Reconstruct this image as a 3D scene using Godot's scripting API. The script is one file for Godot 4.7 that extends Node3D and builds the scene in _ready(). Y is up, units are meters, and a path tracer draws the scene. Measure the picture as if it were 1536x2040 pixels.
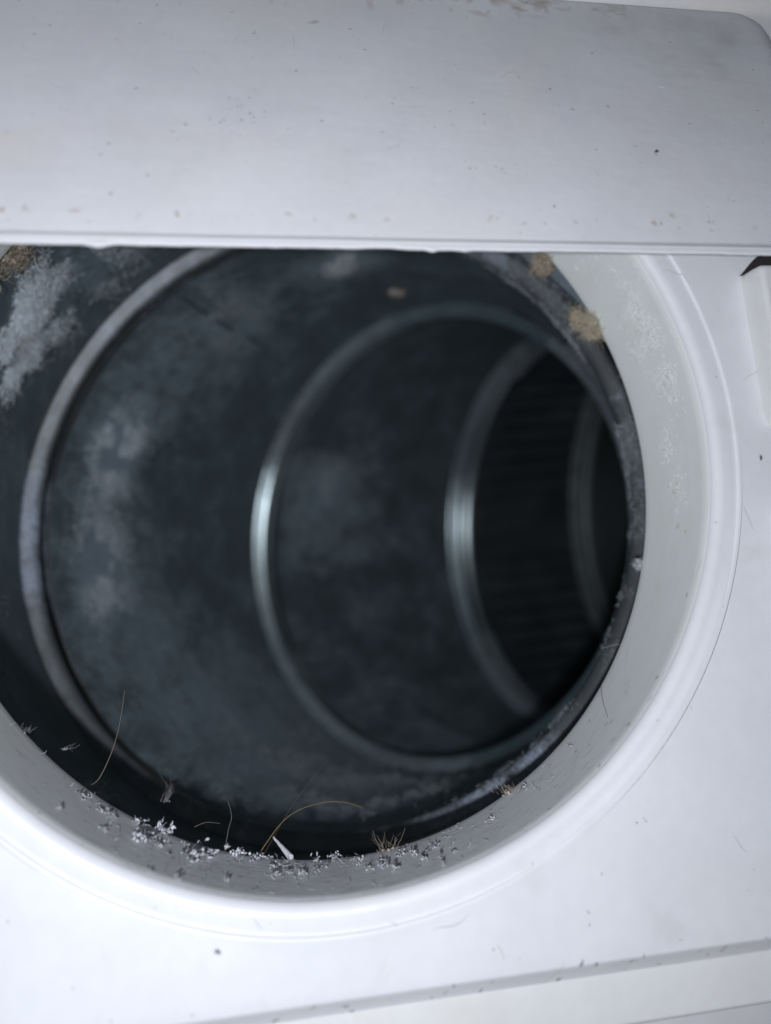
extends Node3D
# Close look into the round outlet of a white plastic dryer vent, lit by a phone's flash held beside the lens.
# Shapes are worked out in decimetres (D turns them into metres): the outlet's axis is z, the plate lies at z = 0.
const D := 0.1
var used := {}
var rng := RandomNumberGenerator.new()

# ------------------------------------------------------------------ naming
func numbered(called: String) -> String:
	if not used.has(called):
		used[called] = 0
		return called
	used[called] += 1
	return "%s_%03d" % [called, used[called]]

func tag(o: Node, label: String, category: String, group := "", kind := "") -> void:
	o.set_meta("label", label)
	o.set_meta("category", category)
	if group != "": o.set_meta("group", group)
	if kind != "": o.set_meta("kind", kind)

func thing(called: String, label: String, category: String, at := Vector3.ZERO, group := "") -> Node3D:
	var o := Node3D.new()
	o.name = numbered(called)
	add_child(o)
	o.position = at * D
	tag(o, label, category, group)
	return o

func part(called: String, mesh: Mesh, material: Material, parent: Node3D) -> MeshInstance3D:
	var o := MeshInstance3D.new()
	o.name = called if parent != self else numbered(called)
	o.mesh = mesh
	o.material_override = material
	parent.add_child(o, true)
	return o

# ------------------------------------------------------------------ shapes
# A sheet of nr x nc quads; f(i, j) gives [point in dm, uv]. Its front turns towards hint(point).
func sheet(nr: int, nc: int, f: Callable, hint: Callable, wrap := false) -> ArrayMesh:
	var v := PackedVector3Array()
	var uv := PackedVector2Array()
	var n := PackedVector3Array()
	for i in nr + 1:
		for j in nc + 1:
			var a = f.call(i, j)
			v.append(a[0] * D)
			uv.append(a[1])
	n.resize(v.size())
	var idx := PackedInt32Array()
	var facing := 0.0
	for i in nr:
		for j in nc:
			var a := i * (nc + 1) + j
			var b := a + 1
			var c := a + nc + 1
			var d := c + 1
			for t in [[a, b, c], [b, d, c]]:
				var m: Vector3 = (v[t[2]] - v[t[0]]).cross(v[t[1]] - v[t[0]])
				for k in t: n[k] += m
				idx.append_array(PackedInt32Array(t))
				var l := m.length()
				if l > 1e-14:
					facing += m.normalized().dot((Vector3(hint.call(v[t[0]] / D)) * D - v[t[0]]).normalized()) * l
	if wrap:
		for i in nr + 1:
			var s := n[i * (nc + 1)] + n[i * (nc + 1) + nc]
			n[i * (nc + 1)] = s
			n[i * (nc + 1) + nc] = s
	var flip := facing < 0.0
	for k in n.size():
		n[k] = (-n[k] if flip else n[k]).normalized()
		if not n[k].is_finite() or n[k] == Vector3.ZERO: n[k] = Vector3(0, 0, 1)
	if flip:
		for k in range(0, idx.size(), 3):
			var t := idx[k + 1]
			idx[k + 1] = idx[k + 2]
			idx[k + 2] = t
	return arrays(v, n, idx, uv)

func arrays(v: PackedVector3Array, n: PackedVector3Array, idx: PackedInt32Array, uv = null, col = null) -> ArrayMesh:
	var a := []
	a.resize(Mesh.ARRAY_MAX)
	a[Mesh.ARRAY_VERTEX] = v
	a[Mesh.ARRAY_NORMAL] = n
	a[Mesh.ARRAY_INDEX] = idx
	if uv != null: a[Mesh.ARRAY_TEX_UV] = uv
	if col != null: a[Mesh.ARRAY_COLOR] = col
	var m := ArrayMesh.new()
	m.add_surface_from_arrays(Mesh.PRIMITIVE_TRIANGLES, a)
	return m

# Collects fibres (thin tapered threads) and small lumps into one mesh.
class Fluff:
	var v := PackedVector3Array()
	var n := PackedVector3Array()
	var c := PackedColorArray()
	var idx := PackedInt32Array()
	func thread(pts: Array, r0: float, r1: float, col: Color, sides := 3) -> void:
		var at := v.size()
		var m := pts.size()
		for i in m:
			var p: Vector3 = pts[i]
			var t: Vector3 = (pts[mini(i + 1, m - 1)] - pts[maxi(i - 1, 0)])
			t = t.normalized() if t.length() > 1e-9 else Vector3.UP
			var x := t.cross(Vector3(0.31, 0.83, 0.46)).normalized()
			var y := t.cross(x)
			var r := lerpf(r0, r1, i / float(m - 1))
			for k in sides:
				var a := TAU * k / sides
				var d := x * cos(a) + y * sin(a)
				v.append((p + d * r) * 0.1)
				n.append(d)
				c.append(col)
		for i in m - 1:
			for k in sides:
				var a := at + i * sides + k
				var b := at + i * sides + (k + 1) % sides
				idx.append_array(PackedInt32Array([a, a + sides, b, b, a + sides, b + sides]))
	func curl(rng: RandomNumberGenerator, p: Vector3, dir: Vector3, length: float, bend: float, r: float, col: Color, steps := 4) -> void:
		var pts := [p]
		var d := dir.normalized()
		for i in steps:
			d = (d + Vector3(rng.randfn(), rng.randfn(), rng.randfn()) * bend).normalized()
			p += d * length / steps
			pts.append(p)
		thread(pts, r, r * 0.5, col)
	# a small rough lump
	func lump(rng: RandomNumberGenerator, p: Vector3, size: Vector3, col: Color, rough := 0.35, nu := 7, nv := 5) -> void:
		var at := v.size()
		var bumps := []
		for i in nv + 1: 
			var row := []
			for j in nu: row.append(1.0 + rng.randfn() * rough)
			bumps.append(row)
		for i in nv + 1:
			for j in nu:
				var la := PI * i / nv
				var lo := TAU * j / nu
				var d := Vector3(sin(la) * cos(lo), cos(la), sin(la) * sin(lo))
				var k: float = bumps[i][0 if i == 0 or i == nv else j]
				v.append((p + d * size * k) * 0.1)
				n.append(d)
				c.append(col)
		for i in nv:
			for j in nu:
				var a := at + i * nu + j
				var b := at + i * nu + (j + 1) % nu
				idx.append_array(PackedInt32Array([a, a + nu, b, b, a + nu, b + nu]))
	func mesh() -> ArrayMesh:
		var a := []
		a.resize(Mesh.ARRAY_MAX)
		a[Mesh.ARRAY_VERTEX] = v
		a[Mesh.ARRAY_NORMAL] = n
		a[Mesh.ARRAY_COLOR] = c
		a[Mesh.ARRAY_INDEX] = idx
		var m := ArrayMesh.new()
		m.add_surface_from_arrays(Mesh.PRIMITIVE_TRIANGLES, a)
		return m

# ------------------------------------------------------------------ the outlet's outline (moulded plastic, not perfectly round)
func rim_r(t: float) -> float:
	return 0.5197 + 0.0038 * cos(t) + 0.0045 * sin(t) - 0.0044 * cos(2 * t) + 0.0021 * sin(2 * t)
func lip_r(t: float) -> float:
	return minf(0.526, 0.5091 - 0.0047 * cos(t) + 0.0126 * sin(t) - 0.0119 * cos(2 * t) - 0.0069 * sin(2 * t))
func step_r(t: float) -> float:
	return 0.5533 + 0.0049 * cos(t) + 0.006 * sin(t) - 0.0052 * cos(2 * t) + 0.0037 * sin(2 * t)
const LIP_Z := -0.141
func sleeve_r(t: float, z: float) -> float:
	return lerpf(rim_r(t), lip_r(t), clampf(z / LIP_Z, 0, 1))
func sleeve_at(deg: float, z: float) -> Vector3:
	var t := deg_to_rad(deg)
	var r := sleeve_r(t, z)
	return Vector3(r * cos(t), r * sin(t), z)

# ------------------------------------------------------------------ the elbow: stations along its bend
const SEAM := [Vector3(0, 0, -0.012), Vector3(0.014, -0.006, -0.39), Vector3(0.286, 0.025, -0.875), Vector3(0.722, 0.055, -1.105), Vector3(1.06, 0.09, -1.15), Vector3(3.4, 0.25, -1.3)]
const TILT := [0.0, 19.0, 47.0, 75.0, 90.0, 90.0]
const DUCT_R := 0.55
func axis_of(deg: float) -> Vector3:
	return Vector3(sin(deg_to_rad(deg)), 0, -cos(deg_to_rad(deg)))
func ring_at(c: Vector3, deg: float, t: float, r: float) -> Vector3:
	var a := deg_to_rad(deg)
	return c + Vector3(cos(a), 0, sin(a)) * r * cos(t) + Vector3(0, 1, 0) * r * sin(t)
# share of the way along gore k, at angle t, that lies `off` decimetres past its first seam
func share(k: int, off: float, t: float) -> float:
	return clampf(off / duct_at(k, 0, t).distance_to(duct_at(k, 1, t)), 0.0, 0.48)
# the same for a depth z in the collar behind the plate
func share_at_z(z: float, t: float) -> float:
	var f := 0.4
	for i in 30: f = clampf(f + (duct_at(0, f, t).z - z) * 1.5, 0.0, 1.0)
	return f
func duct_at(k: int, f: float, t: float, r := DUCT_R) -> Vector3:
	return ring_at(SEAM[k].lerp(SEAM[k + 1], f), lerpf(TILT[k], TILT[k + 1], f), t, r)

# ------------------------------------------------------------------ computed textures
func noise_bytes(w: int, h: int, seed_: int, freq: float, oct := 4, kind := FastNoiseLite.TYPE_SIMPLEX_SMOOTH, seamless := false) -> PackedByteArray:
	var f := FastNoiseLite.new()
	f.seed = seed_
	f.noise_type = kind
	f.frequency = freq
	f.fractal_octaves = oct
	var im: Image = f.get_seamless_image(w, h) if seamless else f.get_image(w, h, false, false, false)
	im.convert(Image.FORMAT_L8)
	return im.get_data()

func blot(im: Image, x: float, y: float, r: float, col: Color, strength: float, g: RandomNumberGenerator, ragged := 0.35) -> void:
	var ph := g.randf() * TAU
	var ph2 := g.randf() * TAU
	var stretch := g.randf_range(0.7, 1.3)
	for py in range(int(y - r * 2) - 1, int(y + r * 2) + 2):
		for px in range(int(x - r * 2) - 1, int(x + r * 2) + 2):
			if px < 0 or py < 0 or px >= im.get_width() or py >= im.get_height(): continue
			var dx := (px - x) * stretch
			var dy := (py - y) / stretch
			var a := atan2(dy, dx)
			var rr := r * (1.0 + ragged * sin(2 * a + ph) + ragged * 0.6 * sin(5 * a + ph2))
			var k := clampf(1.4 - sqrt(dx * dx + dy * dy) / maxf(rr, 0.3), 0, 1) * strength
			if k > 0.01: im.set_pixel(px, py, im.get_pixel(px, py).lerp(col, k))

func scratch(im: Image, x: float, y: float, length: float, ang: float, col: Color, strength: float, g: RandomNumberGenerator) -> void:
	var steps := int(length)
	for i in steps:
		ang += g.randfn() * 0.12
		x += cos(ang)
		y += sin(ang)
		if x < 0 or y < 0 or x >= im.get_width() or y >= im.get_height(): return
		var fade := sin(PI * (i + 0.5) / steps)
		im.set_pixel(int(x), int(y), im.get_pixel(int(x), int(y)).lerp(col, strength * fade))

# old white plastic: faint broad smudges, yellowed places, fine grain
func plastic_image(w: int, h: int, seed_: int, base: Color, per_px := 1.0) -> Image:
	var a := noise_bytes(w, h, seed_, 0.006 * per_px, 4)
	var b := noise_bytes(w, h, seed_ + 1, 0.0028 * per_px, 3)
	var c := noise_bytes(w, h, seed_ + 2, 0.05 * per_px, 3)
	var out := PackedByteArray()
	out.resize(w * h * 3)
	var br := base.r * 255.0
	var bg := base.g * 255.0
	var bb := base.b * 255.0
	for i in w * h:
		var smear := (a[i] - 128) * 0.035 + (c[i] - 128) * 0.018
		var warm := maxf(0, (b[i] - 140) * 0.07)
		var k := i * 3
		out[k] = clampi(int(br + smear), 0, 255)
		out[k + 1] = clampi(int(bg + smear - warm * 0.35), 0, 255)
		out[k + 2] = clampi(int(bb + smear - warm), 0, 255)
	return Image.create_from_data(w, h, false, Image.FORMAT_RGB8, out)

func as_texture(im: Image) -> ImageTexture:
	im.generate_mipmaps()
	return ImageTexture.create_from_image(im)

func gray_texture(w: int, h: int, seed_: int, freq: float, lo: float, hi: float) -> ImageTexture:
	var a := noise_bytes(w, h, seed_, freq, 4)
	for i in a.size(): a[i] = int(255.0 * lerpf(lo, hi, a[i] / 255.0))
	return ImageTexture.create_from_image(Image.create_from_data(w, h, false, Image.FORMAT_L8, a))

var grain_normal: NoiseTexture2D
func plastic(albedo: Texture2D, rough: Texture2D, normal_scale := 0.08) -> StandardMaterial3D:
	var m := StandardMaterial3D.new()
	m.albedo_texture = albedo
	m.roughness = 1.0
	m.roughness_texture = rough
	m.metallic_specular = 0.5
	m.normal_enabled = true
	m.normal_texture = grain_normal
	m.normal_scale = normal_scale
	return m

func fibre_material() -> StandardMaterial3D:
	var m := StandardMaterial3D.new()
	m.vertex_color_use_as_albedo = true
	m.roughness = 0.9
	m.metallic_specular = 0.25
	m.backlight_enabled = true
	m.backlight = Color(0.25, 0.25, 0.25)
	return m

func _ready() -> void:
	rng.seed = 41
	# ---------------------------------------------------------------- camera, sky, flash, exposure
	var cam := Camera3D.new()
	cam.name = "camera"
	add_child(cam)
	cam.near = 0.004
	cam.far = 50.0
	cam.transform = Transform3D(Basis(Vector3(0.98576, -0.07085, 0.15249), Vector3(0.04089, 0.98068, 0.19129), Vector3(-0.1631, -0.18233, 0.96961)).orthonormalized(), Vector3(-0.07815, -0.25646, 0.89422) * D)
	var lens := CameraAttributesPhysical.new()
	lens.frustum_focal_length = 17.79
	lens.frustum_focus_distance = 0.099
	lens.exposure_aperture = 7.0
	lens.frustum_near = 0.004
	lens.frustum_far = 50.0
	cam.attributes = lens
	cam.fov = rad_to_deg(2.0 * atan(1020.0 / 1512.0))
	cam.current = true

	var we := WorldEnvironment.new()
	we.name = "environment"
	var env := Environment.new()
	env.background_mode = Environment.BG_SKY
	var sky_m := ProceduralSkyMaterial.new()
	sky_m.sky_top_color = Color(0.52, 0.56, 0.62)
	sky_m.sky_horizon_color = Color(0.60, 0.63, 0.67)
	sky_m.ground_horizon_color = Color(0.42, 0.42, 0.42)
	sky_m.ground_bottom_color = Color(0.34, 0.34, 0.34)
	sky_m.sun_angle_max = 0.0
	var sky := Sky.new()
	sky.sky_material = sky_m
	env.sky = sky
	env.background_energy_multiplier = 0.11
	env.tonemap_mode = Environment.TONE_MAPPER_LINEAR
	env.tonemap_exposure = 1.05
	env.sdfgi_enabled = true
	env.ssao_enabled = true
	env.ssil_enabled = true
	we.environment = env
	add_child(we)

	# the phone's flash, held a little below and behind the lens
	var flash := AreaLight3D.new()
	flash.name = "phone_flash"
	flash.area_size = Vector2(0.004, 0.004)
	flash.area_normalize_energy = true
	flash.light_color = Color(0.94, 0.955, 1.0)
	flash.light_energy = 0.0178
	flash.area_range = 8.0
	flash.shadow_enabled = true
	add_child(flash)
	flash.position = Vector3(-0.216, -0.395, 1.13) * D
	flash.look_at_from_position(flash.position, Vector3(0.0, -0.1, 0.0) * D, Vector3.UP)

	# ---------------------------------------------------------------- materials
	grain_normal = NoiseTexture2D.new()
	grain_normal.width = 512
	grain_normal.height = 512
	grain_normal.seamless = true
	grain_normal.as_normal_map = true
	grain_normal.bump_strength = 3.0
	var gn := FastNoiseLite.new()
	gn.seed = 9
	gn.frequency = 0.03
	gn.fractal_octaves = 4
	grain_normal.noise = gn
	var white := Color(0.895, 0.90, 0.905)
	var plate_m := plastic(as_texture(plate_image(white)), gray_texture(512, 512, 3, 0.01, 0.28, 0.50))
	var flap_m := plastic(as_texture(flap_image(white)), gray_texture(512, 512, 5, 0.012, 0.35, 0.6))
	var sleeve_m := plastic(as_texture(sleeve_image()), gray_texture(512, 512, 7, 0.02, 0.45, 0.75), 0.10)
	var trim_m := plastic(as_texture(plastic_image(512, 512, 77, Color(0.885, 0.885, 0.875), 2.0)), gray_texture(256, 256, 8, 0.02, 0.35, 0.55))

	# ---------------------------------------------------------------- wall
	var wall_m := plastic(as_texture(plastic_image(512, 512, 91, Color(0.80, 0.80, 0.80), 2.0)), gray_texture(256, 256, 12, 0.03, 0.6, 0.9), 0.2)
	var wall := part("house_wall", sheet(4, 120, func(i, j):
		var t: float = TAU * j / 120.0
		var d := Vector3(cos(t), sin(t), 0)
		var p: Vector3 = d * 0.59
		if i == 0: p += Vector3(0, 0, -0.13)
		if i == 1: p += Vector3(0, 0, -0.05)
		if i == 4: p = Vector3(d.x, d.y, 0) * 4.0 / maxf(absf(d.x), absf(d.y)) + Vector3(0, 0, -0.13)
		elif i >= 2: p = d * (0.8 if i == 2 else 4.0) / maxf(absf(d.x), absf(d.y)) + Vector3(0, 0, -0.05)
		return [p, Vector2(p.x, -p.y) * 0.25], func(_p): return Vector3(0, 0, 30), true), wall_m, self)
	tag(wall, "pale painted house wall, a sliver showing below the vent's lower border", "wall")

	build_vent(plate_m, flap_m, sleeve_m, trim_m)
	build_duct()
	build_lint()

# ------------------------------------------------------------------ images of wear
func plate_image(white: Color) -> Image:
	var im := plastic_image(1400, 1400, 21, white)   # 700 px per dm
	var g := RandomNumberGenerator.new()
	g.seed = 5
	var S := 700.0
	for i in 150:   # scattered grit and fly specks
		var p := Vector2(g.randf_range(0.6, 1.8), g.randf_range(0.7, 1.75)) * S
		blot(im, p.x, p.y, g.randf_range(0.4, 1.0), Color(0.42, 0.40, 0.38), g.randf_range(0.15, 0.6), g)
	for i in 40:
		var p := Vector2(g.randf_range(0.6, 1.8), g.randf_range(0.7, 1.75)) * S
		blot(im, p.x, p.y, g.randf_range(3, 12), Color(0.80, 0.78, 0.74), g.randf_range(0.06, 0.2), g)
	for i in 55:
		var p := Vector2(g.randf_range(0.6, 1.8), g.randf_range(0.7, 1.75)) * S
		scratch(im, p.x, p.y, g.randf_range(5, 40), g.randf() * TAU, [Color(0.98, 0.98, 0.98), Color(0.62, 0.6, 0.58)][i % 2], 0.4, g)
	# a dark speck low on the plate and one right of the opening
	blot(im, (1.0 - 0.142) * S, (1.0 + 0.553) * S, 1.7, Color(0.30, 0.30, 0.31), 0.95, g)
	blot(im, (1.0 + 0.585) * S, (1.0 + 0.035) * S, 1.6, Color(0.2, 0.2, 0.2), 0.9, g)
	# dark crumbs of dirt along the lower edge
	for i in 46:
		blot(im, (1.0 + g.randf_range(-0.3, 0.6)) * S, (1.0 + g.randf_range(0.615, 0.655)) * S, g.randf_range(0.7, 2.0), Color(0.42, 0.38, 0.34), g.randf_range(0.2, 0.6), g)
	return im

func flap_image(white: Color) -> Image:
	var im := plastic_image(1600, 432, 33, white.darkened(0.03))   # 1000 px per dm; u along the flap, v from hinge to lip
	var g := RandomNumberGenerator.new()
	g.seed = 6
	var spot := func(x: float, y: float, r: float, c: Color, k: float): blot(im, x * 1.25, y * 0.84, r * 1.15, c, k, g)
	for i in 130:
		spot.call(g.randf_range(300, 1270), g.randf_range(10, 500), g.randf_range(0.5, 1.3), Color(0.34, 0.32, 0.30), g.randf_range(0.15, 0.7))
	# a cluster of pits right of the middle, another near the lip
	for c in [[690, 300, 26, 26], [860, 250, 40, 22], [930, 390, 22, 10], [1080, 330, 14, 6], [660, 120, 40, 8]]:
		for i in int(c[3]):
			spot.call(c[0] + g.randfn() * c[2], c[1] + g.randfn() * c[2] * 0.9, g.randf_range(0.4, 1.2), Color(0.45, 0.43, 0.42), g.randf_range(0.2, 0.6))
	# brown grime along the top of the flap
	for i in 70:
		var x := g.randf_range(640, 1120)
		spot.call(x, absf(g.randfn()) * 24 + 2, g.randf_range(1, 7), Color(0.52, 0.45, 0.36), g.randf_range(0.05, 0.22))
	for c in [[960, 6, 12], [1010, 14, 9], [985, 30, 6], [720, 28, 4], [768, 96, 3.5]]:
		spot.call(c[0], c[1], c[2], Color(0.56, 0.50, 0.42), 0.38)
	for i in 26:
		spot.call(g.randf_range(500, 1270), g.randf_range(20, 400), g.randf_range(20, 60), [Color(0.82, 0.77, 0.80), Color(0.78, 0.80, 0.86)][i % 2], 0.07)
	# dusty upper right corner
	for i in 60:
		spot.call(1180 + g.randfn() * 70, 60 + g.randfn() * 50, g.randf_range(6, 22), Color(0.70, 0.70, 0.70), 0.07)
	# yellowed stains left of the middle
	for i in 8:
		spot.call(420 + g.randfn() * 60, 330 + g.randfn() * 60, g.randf_range(14, 40), Color(0.88, 0.84, 0.76), 0.16)
	# brown specks caught along the lip
	for i in 44:
		spot.call(g.randf_range(320, 1270), 462 + g.randfn() * 5, g.randf_range(0.8, 3.0), Color(0.6, 0.52, 0.42), g.randf_range(0.15, 0.5))
	for i in 40:
		scratch(im, g.randf_range(380, 1590), g.randf_range(10, 400), g.randf_range(6, 46), g.randf() * TAU, [Color(0.97, 0.97, 0.97), Color(0.6, 0.58, 0.57)][i % 2], 0.3, g)
	for c in [[1118, 195], [1090, 330]]: spot.call(c[0], c[1], 2.0, Color(0.98, 0.98, 0.98) if c[1] < 200 else Color(0.15, 0.15, 0.15), 0.9)
	return im

func sleeve_image() -> Image:
	# u runs round the sleeve (0 at the right, growing upward), v from the inner edge to the face
	var w := 2048
	var h := 128
	var a := noise_bytes(w, h, 51, 0.02, 4)
	var f := FastNoiseLite.new()
	f.seed = 52
	f.frequency = 0.05
	f.fractal_octaves = 4
	var out := PackedByteArray()
	out.resize(w * h * 3)
	for y in h:
		for x in w:
			var deg := x * 360.0 / w
			if deg > 180.0: deg -= 360.0
			# dust lies on the lower half, brushed round the wall by the air
			var low := clampf(1.0 - absf(deg + 95.0) / 75.0, 0, 1)
			low = low * low * (3.0 - 2.0 * low)
			var brushed := f.get_noise_2d(x * 0.45, y * 4.2) * 0.5 + 0.5
			var fine := a[y * w + x] / 255.0
			var v := y / float(h)
			var film := clampf(low * (0.28 + 0.38 * brushed + 0.25 * (fine - 0.5)) * (1.15 - 0.5 * v), 0, 0.8)
			var warm := clampf((fine - 0.45) * 0.5, 0, 0.1)
			var k := (y * w + x) * 3
			var base := Color(0.905 - 0.03 * fine, 0.915 - 0.02 * fine, 0.893 - warm * 0.15)
			var c := base.lerp(Color(0.87, 0.86, 0.90), film)
			c = c.lerp(Color(0.46, 0.42, 0.37), film * clampf((brushed - 0.60) * 2.5, 0, 0.6))
			out[k] = int(c.r * 255)
			out[k + 1] = int(c.g * 255)
			out[k + 2] = int(c.b * 255)
	var im := Image.create_from_data(w, h, false, Image.FORMAT_RGB8, out)
	var g := RandomNumberGenerator.new()
	g.seed = 8
	# pale scuffs on the right wall
	for c in [[24.0, 70, 60, 9.0, 18.0], [15.0, 70, 90, 6.0, 14.0], [2.0, 62, 50, 9.0, 12.0], [-8.0, 66, 26, 4.0, 10.0]]:
		for i in int(c[2]):
			var u: float = fposmod(c[0] + g.randfn() * c[3] * 0.5, 360.0) / 360.0 * w
			scratch(im, u, c[1] + g.randfn() * c[4], g.randf_range(2, 6), g.randf() * TAU, Color(0.95, 0.96, 0.94), 0.75, g)
	for i in 5: blot(im, fposmod(-10 + g.randfn() * 3, 360) / 360.0 * w, 60 + g.randfn() * 10, g.randf_range(1, 3), Color(0.75, 0.66, 0.5), 0.4, g)
	# short hair-fine streaks round the dusty floor
	for i in 700:
		var u: float = fposmod(-95 + g.randfn() * 28, 360.0) / 360.0 * w
		scratch(im, u, g.randf_range(4, 118), g.randf_range(5, 22), g.randfn() * 0.25, [Color(0.74, 0.74, 0.77), Color(0.40, 0.38, 0.38)][i % 2], 0.2, g)
	for i in 60:
		var u: float = fposmod(-85 + g.randfn() * 25, 360.0) / 360.0 * w
		blot(im, u, g.randf_range(6, 118), g.randf_range(0.6, 1.6), Color(0.42, 0.39, 0.36), 0.5, g)
	return im

# ------------------------------------------------------------------ the vent
func build_vent(plate_m: Material, flap_m: Material, sleeve_m: Material, trim_m: Material) -> void:
	var vent := thing("dryer_vent", "white plastic dryer vent with a round opening and its flap raised", "vent")
	var eye := func(_p): return Vector3(0, 0, 30)
	var N := 480
	# sleeve: back of its wall, sharp inner edge, inside face, up to where the rim's curve begins
	var zs := [-0.03, -0.08, -0.138, -0.141, -0.1412, -0.1395, -0.128, -0.112, -0.096, -0.08, -0.064, -0.048, -0.036, -0.026, -0.017, -0.012]
	part("sleeve", sheet(zs.size() - 1, N, func(i, j):
		var t: float = TAU * j / N
		var z: float = zs[i]
		var r := sleeve_r(t, z) + (0.008 if i < 3 else 0.006 if i == 3 else 0.0015 if i == 4 else 0.0025 if i == zs.size() - 1 else 0.0)
		r += 0.0006 * sin(3 * t)
		return [Vector3(r * cos(t), r * sin(t), z), Vector2(j / float(N), (z - LIP_Z) / -LIP_Z)], func(p): return Vector3(0, 0, p.z + 0.3), true), sleeve_m, vent)
	# rim: rounded edge, shallow recess and the step up to the plate
	var rows := []
	rows.append([0, 0.0, -0.020])
	for k in 9:
		var a := PI / 2 * k / 8.0
		rows.append([0, 0.0155 * (1 - cos(a)), -0.0155 + 0.0130 * sin(a)])
	rows.append([0, 0.024, -0.0025])
	rows.append([1, -0.006, -0.0028])
	rows.append([1, -0.0012, -0.0030])
	rows.append([1, 0.0, -0.0022])
	rows.append([1, 0.0006, -0.0008])
	rows.append([1, 0.002, 0.0])
	rows.append([1, 0.005, 0.0])
	part("rim", sheet(rows.size() - 1, N, func(i, j):
		var t: float = TAU * j / N
		var r: float = (rim_r(t) if rows[i][0] == 0 else step_r(t)) + rows[i][1]
		var z: float = rows[i][2]
		if rows[i][0] == 1:   # the step is worn away on the lower right
			var worn := clampf(1.0 - absf(rad_to_deg(angle_difference(t, deg_to_rad(-42)))) / 34.0, 0, 1)
			z *= 1.0 - 0.9 * smoothstep(0, 0.6, worn)
		r += 0.0006 * sin(3 * t)
		return [Vector3(r * cos(t), r * sin(t), z), Vector2((r * cos(t) + 1) / 2, (1 - r * sin(t)) / 2)], eye, true), plate_m, vent)
	# faceplate: from the rim out to its rounded rectangular edge, then the bevel down
	var edge := func(t: float, grow: float) -> Vector2:
		var d := Vector2(cos(t), sin(t))
		var lo := Vector2(-0.95, -0.622) - Vector2(grow, grow)
		var hi := Vector2(1.0, 0.80) + Vector2(grow, grow)
		var k := 1e9
		if d.x > 1e-6: k = minf(k, hi.x / d.x)
		if d.x < -1e-6: k = minf(k, lo.x / d.x)
		if d.y > 1e-6: k = minf(k, hi.y / d.y)
		if d.y < -1e-6: k = minf(k, lo.y / d.y)
		return d * k
	var frows := [[-1, 0.0], [-2, 0.15], [-2, 0.35], [-2, 0.6], [-2, 0.85], [0.0, 0.0], [0.003, -0.0012], [0.006, -0.004], [0.012, -0.012], [0.021, -0.021], [0.024, -0.0225]]
	part("faceplate", sheet(frows.size() - 1, 720, func(i, j):
		var t: float = TAU * j / 720.0
		var a := Vector2(cos(t), sin(t)) * (step_r(t) + 0.005)
		var p: Vector2
		var z := 0.0
		if frows[i][0] == -1: p = a
		elif frows[i][0] == -2: p = a.lerp(edge.call(t, -0.006), frows[i][1])
		else:
			p = edge.call(t, frows[i][0] - 0.006)
			z = frows[i][1]
		z += 0.0012 * sin(p.x * 5 + 1) * sin(p.y * 4) * (0.0 if frows[i][0] == -1 else 1.0)
		return [Vector3(p.x, p.y, z), Vector2((p.x + 1) / 2, (1 - p.y) / 2)], eye, true), plate_m, vent)
	# lower mounting border round the raised plate
	var brows := [[0.010, -0.023], [0.045, -0.0235], [0.071, -0.0235], [0.075, -0.025], [0.078, -0.03], [0.080, -0.052]]
	part("mounting_border", sheet(brows.size() - 1, 720, func(i, j):
		var t: float = TAU * j / 720.0
		var p: Vector2 = edge.call(t, brows[i][0])
		return [Vector3(p.x, p.y, brows[i][1]), Vector2(p.x, p.y)], eye, true), trim_m, vent)
	# hinge lugs down the right side
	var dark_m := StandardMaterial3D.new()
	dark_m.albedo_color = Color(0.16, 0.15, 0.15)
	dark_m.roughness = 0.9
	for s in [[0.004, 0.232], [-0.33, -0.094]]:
		part("hinge_slot_shade", slot_shade(0.602, s[1] + 0.0015), dark_m, vent)
		part("hinge_lug", lug(0.600, 0.72, s[0], s[1], 0.036), trim_m, vent)
	# header over the flap
	part("header", sheet(6, 40, func(i, j):
		var prof := [Vector2(0.603, 0.0), Vector2(0.605, 0.05), Vector2(0.612, 0.062), Vector2(0.66, 0.10), Vector2(0.74, 0.11), Vector2(0.78, 0.10), Vector2(0.79, 0.0)]
		var x := lerpf(-0.9, 0.95, j / 40.0)
		return [Vector3(x, prof[i].x, prof[i].y), Vector2(x, prof[i].x + prof[i].y)], func(p): return p + Vector3(0, -0.2, 30)), trim_m, vent)
	build_flap(vent, flap_m)

# thin arched sliver on the plate; a slit's shade is put into its dark colour
func slot_shade(x: float, y: float) -> ArrayMesh:
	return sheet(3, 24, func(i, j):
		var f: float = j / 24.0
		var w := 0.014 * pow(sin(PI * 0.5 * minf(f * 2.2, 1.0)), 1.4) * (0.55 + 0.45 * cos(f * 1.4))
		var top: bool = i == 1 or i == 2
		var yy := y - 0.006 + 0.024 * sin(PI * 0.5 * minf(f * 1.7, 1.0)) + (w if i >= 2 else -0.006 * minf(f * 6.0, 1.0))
		return [Vector3(x - 0.003 + 0.10 * f, yy, 0.0025 if top else -0.002), Vector2(f, i / 3.0)], func(p): return p + Vector3(0, 0, 3))

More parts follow.
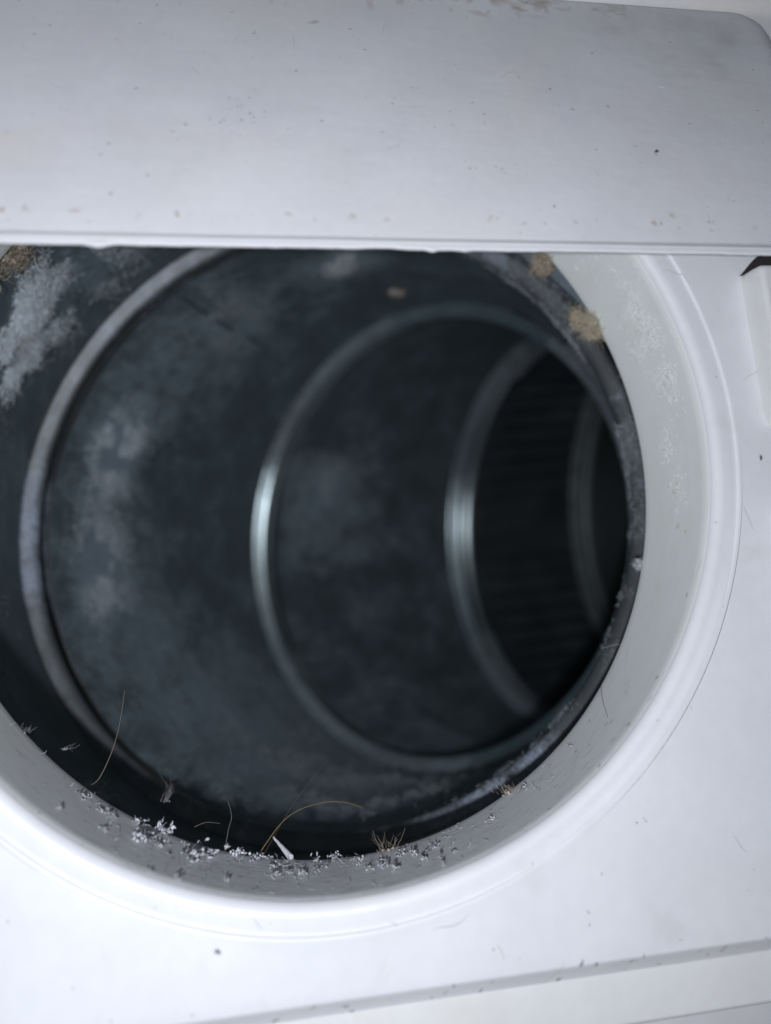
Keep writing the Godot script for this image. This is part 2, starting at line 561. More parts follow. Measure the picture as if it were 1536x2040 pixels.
func lug(x0: float, x1: float, y0: float, y1: float, h: float) -> ArrayMesh:
	# a low box with drafted, rounded sides, set on the plate
	var prof := [[0.0, -0.001], [0.0015, 0.0], [0.003, h * 0.55], [0.0045, h * 0.86], [0.008, h * 0.97], [0.013, h], [0.05, h]]
	return sheet(prof.size() - 1, 64, func(i, j):
		var t: float = TAU * j / 64.0
		var c := cos(t)
		var s := sin(t)
		var q := 0.10   # squareness
		var ux := signf(c) * pow(absf(c), q)
		var uy := signf(s) * pow(absf(s), q)
		var k: float = prof[i][0]
		var p := Vector3((x0 + x1) / 2 + ux * ((x1 - x0) / 2 - k), (y0 + y1) / 2 + uy * ((y1 - y0) / 2 - k), prof[i][1])
		return [p, Vector2(p.x * 2, p.y * 2 + p.z * 2)], func(p): return p + Vector3((p.x - (x0 + x1) / 2) * 10, (p.y - (y0 + y1) / 2) * 10, 3), true)

const HINGE := Vector3(0, 0.585, 0.075)
const LIP := Vector3(0, 0.168, 0.160)
func build_flap(vent: Node3D, m: Material) -> void:
	var down := (LIP - HINGE)
	var H := down.length()
	down = down.normalized()
	var out := Vector3(0, -down.z, down.y) * -1.0
	if out.z < 0: out = -out
	var X0 := -0.95
	var X1 := 0.652
	var place := func(x: float, v: float, o: float) -> Vector3: return HINGE + Vector3(x, 0, 0) + down * v + out * o
	# the leaf, with its upper corners rounded
	var R := 0.03
	var NV := 26
	var NX := 160
	part("flap", sheet(NV + 8, NX, func(i, j):
		var f: float = j / float(NX)
		var v: float
		var o := 0.0
		if i < 4:      # over the top edge
			v = 0.0
			o = -0.012 + 0.004 * i
		else: v = (H - 0.0155) * pow((i - 4) / float(NV + 4), 1.15)
		if i == 4: v = 0.0015; 
		var inset := 0.0
		if v < R: inset = R - sqrt(maxf(0.0, R * R - (R - v) * (R - v)))
		var x := lerpf(X0 + inset, X1 - inset, f)
		# it bows a little and its sides roll over
		o += 0.006 * sin(PI * v / H) + 0.0008 * sin(x * 7.0 + 1.0) * sin(v * 9.0)
		if f > 0.985: o -= 0.010 * pow((f - 0.985) / 0.015, 2)
		return [place.call(x, v, o), Vector2(lerpf(0.0, 1.0, (x - X0) / (X1 - X0)), v / H)], func(p): return p + Vector3(0, 0.2, 5)), m, vent)
	# the lip: rounded ridge, a groove, a thin bead and the ragged moulding edge below
	var lipn := FastNoiseLite.new()
	lipn.seed = 4
	lipn.frequency = 9.0
	var prof := [[-0.0345, 0.0], [-0.030, 0.0008], [-0.026, 0.0035], [-0.022, 0.0065], [-0.018, 0.0078], [-0.0145, 0.0072], [-0.0125, 0.0062], [-0.0115, 0.0057], [-0.0105, 0.0061], [-0.0085, 0.0065], [-0.0065, 0.0062], [-0.0055, 0.0055], [-0.0046, 0.0058], [-0.002, 0.0056], [-0.0004, 0.0040], [0.0, 0.0], [-0.0006, -0.006], [-0.004, -0.012], [-0.02, -0.013]]
	part("flap_lip", sheet(prof.size() - 1, 420, func(i, j):
		var x := lerpf(X0, X1 - 0.004, j / 420.0)
		var v: float = H + prof[i][0] * 0.46
		var o: float = prof[i][1] * 0.32
		if i > 9:
			var rag := 0.0009 * lipn.get_noise_1d(x) + 0.0006 * lipn.get_noise_1d(x * 5.0 + 30.0)
			for b in [[-0.228, 0.010, 0.0034], [0.118, 0.005, 0.0026], [0.06, 0.02, -0.0016], [0.155, 0.006, 0.0016]]:
				rag += b[2] * exp(-pow((x - b[0]) / b[1], 2))
			v += rag
		o += 0.0004 * lipn.get_noise_1d(x * 0.7 + 9.0)
		return [place.call(x, v, o + 0.0003), Vector2((x - X0) / (X1 - X0), v / H)], func(p): return p + Vector3(0, -1.0, 5)), m, vent)
	# its back face
	part("flap_back", sheet(1, 1, func(i, j): return [place.call(lerpf(X0 + 0.01, X1 - 0.012, j), lerpf(0.004, H - 0.012, i), -0.0125), Vector2(j, i)], func(p): return p + Vector3(0, 0, -5)), m, vent)

# ------------------------------------------------------------------ the metal elbow
func metal(tex: Texture2D, metallic: Texture2D, rough: float) -> StandardMaterial3D:
	var m := StandardMaterial3D.new()
	m.albedo_texture = tex
	m.metallic = 1.0
	m.metallic_texture = metallic
	m.roughness = rough
	m.normal_enabled = true
	m.normal_texture = grain_normal
	m.normal_scale = 0.25
	m.uv1_scale = Vector3.ONE
	return m

# galvanised sheet under a patchy film of lint; places = [u, v, width, height, strength]
func lint_film(w: int, h: int, seed_: int, places: Array, over_all: float, sheen0 := 0.43, dull := 0.62, tint := Color(0.90, 1.02, 1.06), lint := Color(0.52, 0.57, 0.605)) -> Array:
	var a := noise_bytes(w, h, seed_, 0.014, 5)
	var b := noise_bytes(w, h, seed_ + 1, 0.05, 4)
	var c := noise_bytes(w, h, seed_ + 2, 0.16, 3)
	var col := PackedByteArray()
	var met := PackedByteArray()
	col.resize(w * h * 3)
	met.resize(w * h)
	for y in h:
		for x in w:
			var i := y * w + x
			var u := x / float(w)
			var v := y / float(h)
			var s := over_all
			for p in places:
				var du: float = absf(u - p[0])
				du = minf(du, 1.0 - du) / p[2]
				var dv: float = (v - p[1]) / p[3]
				var q := du * du + dv * dv
				if q < 6.0: s += p[4] * exp(-q)
			var n := a[i] / 255.0 * 0.38 + b[i] / 255.0 * 0.34 + c[i] / 255.0 * 0.28
			var k := clampf((n + s * 0.50 - 0.62) * 1.9, 0, 1)
			k = clampf(k * (0.5 + 0.6 * c[i] / 255.0), 0, 1)
			var sheen := sheen0 + 0.10 * (a[i] / 255.0 - 0.5)
			col[i * 3] = int(255 * lerpf(sheen * tint.r, lint.r, k))
			col[i * 3 + 1] = int(255 * lerpf(sheen * tint.g, lint.g, k))
			col[i * 3 + 2] = int(255 * lerpf(sheen * tint.b, lint.b, k))
			met[i] = int(255 * (1.0 - clampf(k + dull, 0, 1)))
	return [as_texture(Image.create_from_data(w, h, false, Image.FORMAT_RGB8, col)), ImageTexture.create_from_image(Image.create_from_data(w, h, false, Image.FORMAT_L8, met))]

func build_duct() -> void:
	var elbow := thing("duct_elbow", "grey galvanised metal elbow duct with ring seams, lint-coated, behind the vent's opening", "duct")
	var inward := func(k: int): return func(p):
		var best: Vector3 = SEAM[k]
		var along: Vector3 = SEAM[k + 1] - SEAM[k]
		return best + along * clampf((p - best).dot(along) / along.length_squared(), 0, 1)
	var deg := func(d: float) -> float: return fposmod(d, 360.0) / 360.0
	var films := [
		lint_film(1800, 260, 61, [[deg.call(144), 0.60, 0.025, 0.12, 0.55], [deg.call(118), 0.7, 0.04, 0.2, 0.35], [deg.call(18), 0.8, 0.08, 0.5, 0.7], [deg.call(-20), 0.7, 0.09, 0.6, 0.5], [deg.call(40), 0.8, 0.06, 0.5, 0.6]], 0.18),
		lint_film(1800, 290, 64, [[deg.call(158), 0.25, 0.025, 0.10, 1.2], [deg.call(150), 0.33, 0.05, 0.2, 0.3], [deg.call(184), 0.25, 0.03, 0.11, 1.1], [deg.call(192), 0.32, 0.06, 0.2, 0.4], [deg.call(121), 0.40, 0.05, 0.25, 0.6], [deg.call(92), 0.37, 0.025, 0.10, 0.8], [deg.call(88), 0.37, 0.02, 0.10, 0.8], [deg.call(-115), 0.6, 0.11, 0.5, 0.75], [deg.call(-85), 0.6, 0.09, 0.45, 0.75], [deg.call(-141), 0.5, 0.06, 0.35, 0.4]], 0.16),
		lint_film(1500, 260, 67, [[deg.call(158), 0.27, 0.04, 0.20, 0.75], [deg.call(172), 0.4, 0.05, 0.3, 0.3], [deg.call(-105), 0.3, 0.06, 0.3, 0.6], [deg.call(-150), 0.5, 0.12, 0.5, 0.2]], 0.13, 0.38),
		lint_film(1024, 160, 83, [], 0.02, 0.27, 0.5)]
	var walls := []
	for f in films: walls.append(metal(f[0], f[1], 0.50))
	var plain_film := lint_film(512, 64, 70, [], -0.1, 0.84, 0.0, Color(0.95, 1.02, 1.02))
	var bead_m := metal(plain_film[0], plain_film[1], 0.35)
	bead_m.normal_scale = 0.08
	# the first ring is furred with dust, the next two are bright with darker stretches, the last is dull
	var dusty := lint_film(1024, 64, 72, [[deg.call(180), 0.5, 0.10, 3.0, 0.75], [deg.call(205), 0.5, 0.04, 3.0, 0.5], [deg.call(150), 0.5, 0.05, 3.0, 0.3], [deg.call(10), 0.5, 0.10, 3.0, 0.35]], -0.05, 0.42, 0.30, Color(0.97, 1.01, 1.02), Color(0.62, 0.67, 0.75))  # dust kept off the bottom: the lip's shade put into the colour
	var dull := lint_film(1024, 64, 75, [], 0.10, 0.46, 0.35, Color(0.95, 1.02, 1.02))
	var part_dark := lint_film(1024, 64, 78, [[deg.call(80), 0.5, 0.11, 3.0, 1.1], [deg.call(30), 0.5, 0.12, 3.0, 1.1], [deg.call(-40), 0.5, 0.10, 3.0, 0.8], [deg.call(-85), 0.5, 0.05, 3.0, 0.5]], -0.1, 0.84, 0.0, Color(0.95, 1.02, 1.02), Color(0.30, 0.33, 0.35))
	var part_dark_m := metal(part_dark[0], part_dark[1], 0.35)
	part_dark_m.normal_scale = 0.08
	var ring_ms := [metal(dusty[0], dusty[1], 0.52), part_dark_m, part_dark_m, metal(dull[0], dull[1], 0.6)]
	var N := 256
	var dent := FastNoiseLite.new()
	dent.seed = 15
	dent.frequency = 1.6
	for k in 3:
		var rows := 22
		part("collar" if k == 0 else "gore", sheet(rows, N, func(i, j):
			var t: float = TAU * j / N
			var f := lerpf(0.0 if k == 0 else share(k, 0.064, t), 1.0 - share(k, 0.027, t), i / float(rows))
			var r: float = DUCT_R + 0.0035 * dent.get_noise_3d(cos(t), sin(t), f + k * 3.0)
			return [duct_at(k, f, t, r), Vector2(j / float(N), f)], inward.call(k), true), walls[k], elbow)
	# ring seams: a bead pressed inward, a groove behind it and a low second ridge
	var bead := [[-0.040, 0.0], [-0.026, -0.0005], [-0.021, -0.004], [-0.0165, -0.0115], [-0.011, -0.0205], [-0.005, -0.0285], [0.002, -0.0335], [0.010, -0.0345], [0.018, -0.030], [0.025, -0.022], [0.032, -0.011], [0.037, 0.001], [0.043, 0.008], [0.051, 0.010], [0.058, 0.006], [0.064, 0.003], [0.071, 0.0005], [0.079, 0.0], [0.085, 0.0], [0.095, 0.001]]
	for k in range(1, 5):
		var nrm := axis_of(TILT[k])
		var small: float = [0.72, 0.78, 0.90, 0.64][k - 1]
		part("seam_ring", sheet(bead.size() - 1, N, func(i, j):
			var t: float = TAU * j / N
			var wob := 0.0012 * sin(2 * t + k) + 0.0007 * sin(5 * t + 2 * k)
			return [ring_at(SEAM[k] + nrm * (bead[i][0] * small + wob), TILT[k], t, DUCT_R + bead[i][1] * small), Vector2(j / float(N) * 3.0, i / 19.0)], func(_p): return SEAM[k], true), ring_ms[k - 1], elbow)
	# crimped collar between the last two rings: pleats run along the duct
	var N2 := 720
	part("crimped_collar", sheet(10, N2, func(i, j):
		var t: float = TAU * j / N2
		var f := lerpf(share(3, 0.068, t), 1.0 - share(3, 0.025, t), i / 10.0)
		var deep := smoothstep(0.0, 0.3, i / 10.0)
		return [duct_at(3, f, t, DUCT_R - 0.003 + 0.005 * deep * sin(54 * t)), Vector2(j / float(N2), f)], inward.call(3), true), walls[3], elbow)
	# the duct runs on behind it and ends in the dark
	part("onward_pipe", sheet(12, 96, func(i, j):
		var t: float = TAU * j / 96.0
		if i == 12: return [SEAM[5] + Vector3(0.05, 0, 0), Vector2(0.5, 1)]
		return [duct_at(4, lerpf(0.02, 1.0, i / 11.0), t, DUCT_R), Vector2(j / 96.0, i / 12.0)], inward.call(4), true), bead_m, elbow)
	# short raised stitches of the lengthwise lock seam, high on the far side
	for s in [[121.0, 0.12, 0.25], [121.0, 0.30, 0.40], [120.5, 0.47, 0.62]]:
		var pts := []
		for q in 6: pts.append(duct_at(1, lerpf(s[1], s[2], q / 5.0), deg_to_rad(s[0]), DUCT_R - 0.001))
		var f := Fluff.new()
		f.thread(pts, 0.006, 0.006, Color.WHITE, 8)
		part("lock_stitch", f.mesh(), bead_m, elbow)

# ------------------------------------------------------------------ lint, crumbs, hairs
func grey(k: float) -> Color:
	return Color(0.415 * k, 0.45 * k, 0.47 * k)

func tuft(called: String, label: String, k: int, f: float, deg: float, size: Vector3, threads: int, length: float, tone: Callable, core: Color, lift := 0.0) -> void:
	# size: half extents round the duct, inward, along the duct
	var t := deg_to_rad(deg)
	if k == 0: f = share_at_z(f, t)
	var p: Vector3
	var axis := Vector3(0, 0, -1)
	var inward := Vector3(-cos(t), -sin(t), 0)
	if k < 0: p = sleeve_at(deg, f)     # caught on the sleeve's own edge
	else:
		p = duct_at(k, f, t)
		axis = axis_of(lerpf(TILT[k], TILT[k + 1], f))
		inward = (SEAM[k].lerp(SEAM[k + 1], f) - p).normalized()
	var round_ := axis.cross(inward).normalized()
	p += inward * lift
	var o := Fluff.new()
	var hearts := []      # a clump is a few ragged flakes of different size, not one ball
	for i in 5: hearts.append([round_ * rng.randfn() * size.x * 0.55 + axis * rng.randfn() * size.z * 0.6, rng.randf_range(0.35, 0.8)])
	if core.a > 0.0:
		for i in 60:
			var h = hearts[i % 5]
			var q: Vector3 = h[0] + round_ * rng.randfn() * size.x * 0.38 * h[1] + axis * rng.randfn() * size.z * 0.38 * h[1] + inward * absf(rng.randfn()) * size.y * 0.2
			o.lump(rng, q, Vector3.ONE * rng.randf_range(0.07, 0.2) * size.x, core * rng.randf_range(0.8, 1.45), 0.35)
	for i in threads:
		var a := rng.randfn() * 0.55
		var b := rng.randfn() * 0.55
		var h = hearts[i % 5]
		var q: Vector3 = h[0] + round_ * a * size.x * h[1] + axis * b * size.z * h[1] + inward * absf(rng.randfn()) * 0.5 * size.y * exp(-a * a - b * b)
		var dir: Vector3 = round_ * rng.randfn() + axis * rng.randfn() + inward * rng.randfn() * 0.3
		o.curl(rng, q, dir, length * rng.randf_range(0.3, 1.1), 0.75, rng.randf_range(0.0003, 0.0007), tone.call())
	var m := part(called, o.mesh(), fluff_m, self)
	m.position = p * D
	tag(m, label, "lint")

var fluff_m: StandardMaterial3D
func build_lint() -> void:
	fluff_m = fibre_material()
	# loose fuzz that clings to the metal: nobody could count its fibres
	var fz := Fluff.new()
	var clot := FastNoiseLite.new()
	clot.seed = 23
	clot.frequency = 9.0
	clot.fractal_octaves = 3
	for s in [   # gore, place along it, degrees, spreads, fibres, tone
		[0, -0.315, 144.0, 0.035, 4.5, 16000, 1.6], [0, -0.34, 150.5, 0.025, 3.5, 9000, 1.6], [0, -0.32, 134.0, 0.05, 6.0, 7000, 1.0], [0, -0.27, 116.0, 0.05, 9.0, 2500, 0.6], [0, -0.30, 175.0, 0.06, 14.0, 2500, 0.55],
		[9, 0.0, 17.0, 0.02, 9.0, 4200, 0.8], [9, 0.0, -20.0, 0.02, 13.0, 3600, 0.6], [9, 0.0, 38.0, 0.02, 8.0, 2200, 0.6], [9, 0.0, -50.0, 0.02, 7.0, 1600, 0.6],
		[1, 0.25, 158.0, 0.05, 5.0, 6000, 1.5], [1, 0.25, 184.0, 0.05, 6.5, 6000, 1.3], [1, 0.6, -105.0, 0.2, 25.0, 7000, 0.8], [1, 0.35, 121.0, 0.1, 6.0, 2500, 0.8], [2, 0.28, 158.0, 0.08, 7.0, 3000, 1.1]]:
		for i in int(s[5]):
			var k := int(s[0])
			var t := deg_to_rad(s[2] + rng.randfn() * s[4])
			var f := 0.9
			var ridge := k == 9      # caught on the first ring seam
			if ridge: k = 0
			if ridge: pass
			elif k == 0: f = share_at_z(minf(s[1] + rng.randfn() * s[3], -0.148), t)
			else: f = clampf(s[1] + rng.randfn() * s[3], 0.12, 0.95)
			var p := duct_at(k, f, t, DUCT_R - 0.0005)
			if ridge:
				var o: float = clampf(rng.randfn() * 0.02, -0.06, 0.03)
				p = ring_at(SEAM[1] + axis_of(TILT[1]) * o, TILT[1], t, DUCT_R - 0.001 - 0.026 * exp(-pow((o - 0.008) / 0.02, 2)))
			var thick := clot.get_noise_3dv(p)
			if thick < rng.randf_range(-0.12, 0.22): continue   # it clots in patches
			var ax := axis_of(lerpf(TILT[k], TILT[k + 1], f))
			var inw: Vector3 = (SEAM[k].lerp(SEAM[k + 1], f) - p).normalized()
			var rd := ax.cross(inw)
			var an := rng.randf() * TAU
			p += inw * rng.randf() * (0.002 if ridge else 0.012) * maxf(thick, 0.05) / 0.3
			fz.curl(rng, p, rd * cos(an) + ax * sin(an) + inw * (rng.randf_range(-0.3, 0.1) if ridge else rng.randf_range(-0.3, 0.5)), rng.randf_range(0.005, 0.010 if ridge else 0.016), 0.6, rng.randf_range(0.0003, 0.0006), grey(1.15 * s[6] * rng.randf_range(0.75, 1.25)), 3)
	var fuzz := part("lint_fuzz", fz.mesh(), fluff_m, self)
	tag(fuzz, "thin grey fuzz of lint clinging to the inside of the metal duct", "lint", "", "stuff")

	var wf := Fluff.new()
	for s in [[23.0, 4.5, -0.060, 0.020, 420], [15.5, 2.6, -0.062, 0.014, 620], [11.0, 2.0, -0.045, 0.008, 180], [2.0, 4.0, -0.075, 0.012, 150], [-8.0, 2.5, -0.07, 0.010, 60], [38.0, 3.0, -0.06, 0.02, 160]]:
		for i in int(s[4]):
			var dg: float = s[0] + rng.randfn() * s[1]
			var p := sleeve_at(dg, clampf(s[2] + rng.randfn() * s[3], -0.135, -0.02))
			if clot.get_noise_3dv(p * 1.6) < rng.randf_range(-0.2, 0.2): continue
			var t := deg_to_rad(dg)
			var inw := Vector3(-cos(t), -sin(t), 0)
			wf.curl(rng, p, inw * rng.randf_range(0.0, 0.35) + Vector3(rng.randfn() * 0.3, rng.randfn(), rng.randfn()), rng.randf_range(0.004, 0.012), 0.4, rng.randf_range(0.0003, 0.0006), Color(0.86, 0.87, 0.86), 3)
	for i in 900:   # a thin felt between the crumbs on the sleeve's floor
		var dg := -101.0 + rng.randfn() * 17.0
		var p := sleeve_at(dg, minf(-0.139 + absf(rng.randfn()) * 0.05, -0.03))
		if clot.get_noise_3dv(p * 2.2) < rng.randf_range(-0.05, 0.3): continue
		var t := deg_to_rad(dg)
		var inw := Vector3(-cos(t), -sin(t), 0)
		wf.curl(rng, p, inw * rng.randf_range(0.0, 0.25) + Vector3(rng.randfn(), 0, rng.randfn()), rng.randf_range(0.004, 0.010), 0.5, rng.randf_range(0.0003, 0.0006), Color(0.56, 0.55, 0.56) * rng.randf_range(0.6, 1.2), 3)
	tag(part("sleeve_fuzz", wf.mesh(), fluff_m, self), "thin whitish dust fuzz in patches on the sleeve's right wall and floor", "lint", "", "stuff")
	var tan := func(): return Color(0.46, 0.40, 0.30) * rng.randf_range(0.7, 1.25)
	var ochre := func(): return (Color(0.52, 0.43, 0.24) if rng.randf() < 0.4 else Color(0.55, 0.50, 0.42)) * rng.randf_range(0.75, 1.2)
	var pale := func(): return Color(0.62, 0.64, 0.66) * rng.randf_range(0.7, 1.2)
	var dim := func(): return Color(0.34, 0.33, 0.35) * rng.randf_range(0.6, 1.1)
	var blond := func(): return Color(0.46, 0.40, 0.32) * rng.randf_range(0.6, 1.2)
	tuft("lint_clump", "tan lint clump in the upper left of the opening, under the flap", 0, -0.165, 140.9, Vector3(0.040, 0.022, 0.035), 900, 0.03, tan, Color(0.38, 0.33, 0.26))
	tuft("lint_clump", "ragged tan lint clump at the top right of the opening, under the flap's lip", -1, -0.158, 40.5, Vector3(0.014, 0.014, 0.018), 800, 0.022, tan, Color(0.36, 0.32, 0.26), 0.004)
	tuft("lint_clump", "yellowish tan lint clump on the upper right edge of the sleeve", -1, -0.152, 28.2, Vector3(0.024, 0.016, 0.018), 2200, 0.016, ochre, Color(0.44, 0.39, 0.30), 0.004)
	tuft("lint_clump", "white lint tuft on the right edge of the sleeve, level with the lower duct", -1, -0.148, -18.0, Vector3(0.006, 0.007, 0.006), 160, 0.012, pale, Color(0.6, 0.58, 0.55))
	tuft("lint_clump", "large white cottony lint patch at the far left, left of the first ring seam", 0, -0.322, 145.5, Vector3(0.050, 0.014, 0.040), 5000, 0.013, pale, Color(0.0, 0.0, 0.0, 0.0))
	tuft("lint_clump", "small white lint blob at the left, inside the duct above the sleeve's lower left edge", 0, -0.31, -129.0, Vector3(0.014, 0.014, 0.020), 150, 0.035, pale, Color(0.5, 0.5, 0.53))
	tuft("lint_clump", "pale lint ball high inside the duct, below the flap's lip near its middle", 1, 0.75, 84.0, Vector3(0.014, 0.012, 0.018), 160, 0.015, ochre, Color(0.55, 0.5, 0.46))
	tuft("lint_clump", "greyish lint ball right against the flap's lip at the top of the duct", 1, 0.37, 90.0, Vector3(0.045, 0.014, 0.03), 700, 0.02, pale, Color(0.0, 0.0, 0.0, 0.0))
	# wisps
	wisp("lint_wisp", "thin upright wisp of pale lint fibres left of the middle, on the duct's floor", Vector3(-0.225, -0.440, -0.27), Vector3(0.025, 0.045, -0.01), 14, 0.004, dim)
	wisp("lint_wisp", "blond tuft of bristly fibres standing on the sleeve's lower edge, right of the middle", sleeve_at(-82.7, -0.137), Vector3(0.0, 0.042, -0.012), 17, 0.008, blond)
	wisp("lint_wisp", "low tan tangle of fibres on the sleeve's lower right edge", sleeve_at(-62.5, -0.136), Vector3(-0.012, 0.012, -0.004), 40, 0.012, blond)
	wisp("lint_wisp", "tiny pale fibre tangle at the far left edge of the sleeve", sleeve_at(-139.5, -0.139), Vector3(0.006, 0.010, -0.01), 16, 0.005, dim)
	wisp("lint_wisp", "faint fibres lying beside the sleeve's left edge, above the lower left", sleeve_at(-134.0, -0.14) + Vector3(0.01, 0.01, -0.02), Vector3(0.014, 0.006, -0.01), 9, 0.005, dim)
	# a white splinter leaning on the sleeve's edge
	var sp := Fluff.new()
	var a0 := sleeve_at(-96.6, -0.139) + Vector3(0.001, 0.002, 0)
	var a1 := a0 + Vector3(-0.021, 0.017, -0.046)
	var pts := []
	for i in 9: pts.append(Vector3.ZERO.lerp(a1 - a0, i / 8.0) + Vector3(rng.randfn(), rng.randfn(), 0) * 0.0006)
	sp.thread(pts, 0.0042, 0.0012, Color(0.80, 0.80, 0.82), 7)
	var spm := part("splinter", sp.mesh(), fluff_m, self)
	spm.position = a0 * D
	tag(spm, "white splinter leaning inward on the sleeve's bottom edge, near the middle", "splinter")
	# single hairs
	var brown := Color(0.20, 0.15, 0.09)
	hair("long thin brown hair standing up from the sleeve's lower left edge", [Vector3(-0.300, -0.392, -0.15), Vector3(-0.292, -0.385, -0.16), Vector3(-0.277, -0.352, -0.165), Vector3(-0.268, -0.318, -0.165), Vector3(-0.262, -0.28, -0.165)], 0.0011, Color(0.36, 0.30, 0.24))
	hair("curved golden brown hair arching over the sleeve's bottom edge", [sleeve_at(-101.3, -0.14), Vector3(-0.070, -0.466, -0.16), Vector3(-0.045, -0.452, -0.17), Vector3(-0.01, -0.447, -0.18), Vector3(0.02, -0.450, -0.18), Vector3(0.042, -0.459, -0.18)], 0.0012, Color(0.40, 0.31, 0.16))
	hair("straight faint hair slanting up to the right from the arched hair", [sleeve_at(-100.5, -0.145), Vector3(-0.055, -0.448, -0.165), Vector3(-0.022, -0.412, -0.17), Vector3(-0.004, -0.393, -0.17)], 0.0006, brown)
	hair("short upright pale hair left of the arched golden hair", [sleeve_at(-106.0, -0.142), Vector3(-0.134, -0.462, -0.152), Vector3(-0.130, -0.448, -0.155), Vector3(-0.134, -0.428, -0.155)], 0.0008, Color(0.36, 0.34, 0.34))
	hair("short tan hair lying flat above the sleeve's edge, left of the upright hair", [Vector3(-0.176, -0.455, -0.15), Vector3(-0.162, -0.452, -0.155), Vector3(-0.145, -0.456, -0.16)], 0.0009, Color(0.32, 0.27, 0.21))
	hair("short white hair sticking out from the sleeve's right edge", [sleeve_at(-32.5, -0.138), Vector3(0.418, -0.268, -0.15), Vector3(0.396, -0.272, -0.15)], 0.0009, Color(0.55, 0.55, 0.55))
	hair("dark hair lying on the white sleeve wall at the lower right", [sleeve_at(-40.0, -0.138) * Vector3(0.996, 0.996, 1), sleeve_at(-42.5, -0.11) * Vector3(0.993, 0.993, 1), sleeve_at(-45.0, -0.075) * Vector3(0.996, 0.996, 1)], 0.0007, Color(0.12, 0.11, 0.10))
	build_crumbs()

func wisp(called: String, label: String, at: Vector3, reach: Vector3, count: int, spread: float, tone: Callable) -> void:
	var o := Fluff.new()
	for i in count:
		var q := Vector3(rng.randfn() * spread, absf(rng.randfn()) * spread * 0.25, rng.randfn() * spread * 0.5)
		var d: Vector3 = reach.normalized() + Vector3(rng.randfn(), rng.randfn() * 0.5, rng.randfn()) * 0.24
		o.curl(rng, q, d, reach.length() * (0.25 + 0.75 * pow(rng.randf(), 2.0)), 0.22, rng.randf_range(0.0002, 0.0004), tone.call(), 5)
	for i in 5: o.lump(rng, Vector3(rng.randfn(), 0.1, rng.randfn() * 0.5) * spread * 0.7, Vector3.ONE * spread * 0.25, tone.call(), 0.4)
	var m := part(called, o.mesh(), fluff_m, self)
	m.position = at * D
	tag(m, label, "lint")

func hair(label: String, pts: Array, r: float, col: Color) -> void:
	var cv := Curve3D.new()
	for i in pts.size():
		var t: Vector3 = (pts[mini(i + 1, pts.size() - 1)] - pts[maxi(i - 1, 0)]) / 6.0
		cv.add_point((pts[i] - pts[0]) * 100.0, -t * 100.0, t * 100.0)
	var line := []
	var L := cv.get_baked_length()
	for i in 25: line.append(cv.sample_baked(L * i / 24.0, true) / 100.0)
	var o := Fluff.new()
	o.thread(line, r * 0.48, r * 0.25, col * 0.62, 5)
	var m := part("hair", o.mesh(), fluff_m, self)
	m.position = pts[0] * D
	tag(m, label, "hair")

func crumb_mesh(seed_: int) -> ArrayMesh:
	# a clot of lint of about 1 unit: several rough lumps with fibres sticking out, its foot at the origin
	var g := RandomNumberGenerator.new()
	g.seed = seed_
	var o := Fluff.new()
	for i in 16:
		var col := Color(0.54, 0.54, 0.565) * g.randf_range(0.55, 1.35)
		o.lump(g, Vector3(g.randfn() * 0.42, 0.1 + absf(g.randfn()) * 0.42, g.randfn() * 0.36), Vector3(g.randf_range(0.07, 0.22), g.randf_range(0.08, 0.26), g.randf_range(0.07, 0.22)), col, 0.38, 7, 5)
	for i in 5:
		o.curl(g, Vector3(g.randfn() * 0.3, 0.3, g.randfn() * 0.3), Vector3(g.randfn(), absf(g.randfn()), g.randfn()), g.randf_range(0.4, 1.0), 0.35, 0.03, Color(0.5, 0.5, 0.53), 3)
	return o.mesh()

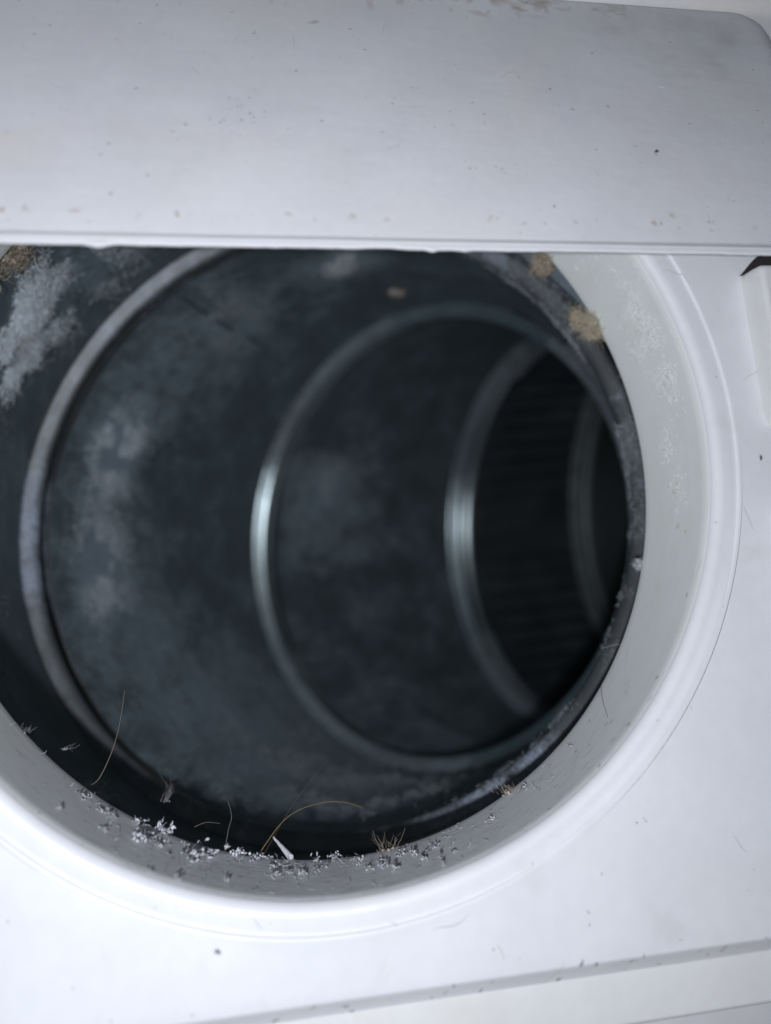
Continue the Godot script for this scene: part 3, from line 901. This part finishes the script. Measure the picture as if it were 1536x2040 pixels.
func build_crumbs() -> void:
	var kinds := []
	for i in 7: kinds.append(crumb_mesh(200 + i))
	var first := {}
	var set_down := func(deg: float, z: float, size: float, label: String, group: String) -> void:
		var k := rng.randi() % 7
		var o: MeshInstance3D
		if first.has(k): o = first[k].duplicate()
		else:
			o = MeshInstance3D.new()
			o.mesh = kinds[k]
			o.material_override = fluff_m
			first[k] = o
		o.name = numbered("lint_crumb")
		add_child(o, true)
		var t := deg_to_rad(deg)
		var up := Vector3(-cos(t), -sin(t), 0.05).normalized()
		var x := Vector3(-sin(t), cos(t), 0)
		var b := Basis(x, up, x.cross(up)).orthonormalized() * Basis(Vector3.UP, rng.randf() * TAU)
		o.transform = Transform3D(b * Basis.from_scale(Vector3(rng.randf_range(0.75, 1.5), rng.randf_range(0.5, 1.15), rng.randf_range(0.75, 1.4)) * size), sleeve_at(deg, z) * D)
		o.set_meta("label", label)
		o.set_meta("category", "lint")
		if group != "": o.set_meta("group", group)
		elif o.has_meta("group"): o.remove_meta("group")
	for s in [
		[-127.0, -0.110, 5, "round white lint crumb, upper leftmost of the larger crumbs on the sleeve"],
		[-118.6, -0.132, 6, "pale lint crumb on the sleeve's edge at the start of the left cluster"],
		[-117.5, -0.085, 8, "tall white lint crumb with a dark shadow, leftmost big crumb low on the sleeve"],
		[-115.0, -0.137, 7, "white lint crumb topping the sleeve's edge, between the two biggest crumbs"],
		[-109.8, -0.082, 9, "biggest white lint crumb on the sleeve's floor, casting a long shadow"],
		[-108.0, -0.117, 8, "spiky white lint crumb just right of the biggest crumb"],
		[-104.0, -0.137, 6, "white lint crumb on the sleeve's edge left of the splinter"],
		[-100.2, -0.137, 6, "white lint crumb at the foot of the white splinter"]]:
		set_down.call(s[0], s[1], s[2] * 0.0017, s[3], "")
	for s in [
		[-126.4, -0.125, 3, "tiny pale crumb on the sleeve's edge, just right of the upper leftmost crumb"],
		[-128.1, -0.052, 3, "tiny lone crumb halfway up the sleeve's wall, farthest left of all"],
		[-123.8, -0.110, 4, "left one of a flaky pair of small crumbs below the upper leftmost crumb"],
		[-122.0, -0.111, 4, "right one of a flaky pair of small crumbs below the upper leftmost crumb"],
		[-122.0, -0.068, 3, "tiny crumb with a round shadow, on the wall below the flaky pair"],
		[-116.2, -0.115, 4, "upper of three small crumbs just right of the tall leftmost crumb"],
		[-115.4, -0.103, 5, "middle of three small crumbs just right of the tall leftmost crumb"],
		[-114.6, -0.089, 5, "lower of three small crumbs just right of the tall leftmost crumb"],
		[-113.1, -0.081, 3, "tiny crumb with a slanted shadow, left of the biggest crumb"],
		[-111.3, -0.120, 4, "small crumb with a square shadow, right above the biggest crumb"],
		[-109.7, -0.138, 3, "tiny crumb on the sleeve's edge, above the spiky crumb"],
		[-114.2, -0.018, 3, "tiny crumb near the rim, left one of two with pointed shadows"],
		[-110.8, -0.022, 4, "small crumb near the rim, right one of two with pointed shadows"],
		[-105.0, -0.049, 4, "small crumb near the rim, below and right of the biggest crumb"],
		[-101.8, -0.122, 5, "small crumb with a dark shadow, between the edge crumb and the splinter"],
		[-99.0, -0.108, 5, "small crumb under the white splinter, upper one of two"],
		[-98.8, -0.084, 4, "small crumb under the white splinter, lower one of two"],
		[-97.0, -0.095, 5, "small crumb with two thin shadows, below the splinter's foot"],
		[-95.0, -0.088, 5, "small crumb with a broad dark shadow, right of the splinter and low on the wall"],
		[-93.0, -0.130, 5, "smeared pale crumb near the edge at the sleeve's lowest point"],
		[-92.8, -0.098, 6, "wide pale crumb on the wall at the sleeve's lowest point"],
		[-90.2, -0.138, 5, "white crumb on the sleeve's edge, halfway between splinter and blond tuft"],
		[-87.2, -0.105, 6, "blocky white crumb with a dark shadow, left below the blond tuft"],
		[-83.9, -0.103, 5, "bright crumb straight below the blond tuft"],
		[-84.3, -0.081, 3, "dull little crumb under the bright crumb below the blond tuft"],
		[-82.9, -0.062, 6, "flat wide crumb with a dark shadow, right below the blond tuft"],
		[-80.9, -0.106, 4, "small crumb near the edge, first one right of the blond tuft"]]:
		set_down.call(s[0], s[1], s[2] * 0.0016, s[3], "")
	for s in [[-86.0, -0.083, 3], [-79.7, -0.089, 5], [-78.0, -0.084, 4], [-76.3, -0.092, 3], [-78.8, -0.067, 4], [-77.0, -0.032, 4], [-74.8, -0.056, 3], [-67.5, -0.095, 3], [-60.6, -0.111, 3], [-51.3, -0.109, 3]]:
		set_down.call(s[0], s[1], s[2] * 0.0017, "small pale lint crumb scattered on the sleeve's lower right floor", "lint crumbs on the sleeve's lower right floor")
	for i in 60:
		var dg := -97.0 + rng.randfn() * 22.0
		set_down.call(dg, -0.139 + absf(rng.randfn()) * 0.045, rng.randf_range(0.0010, 0.0028), "speck of lint dust on the sleeve's floor", "lint specks on the sleeve's floor")
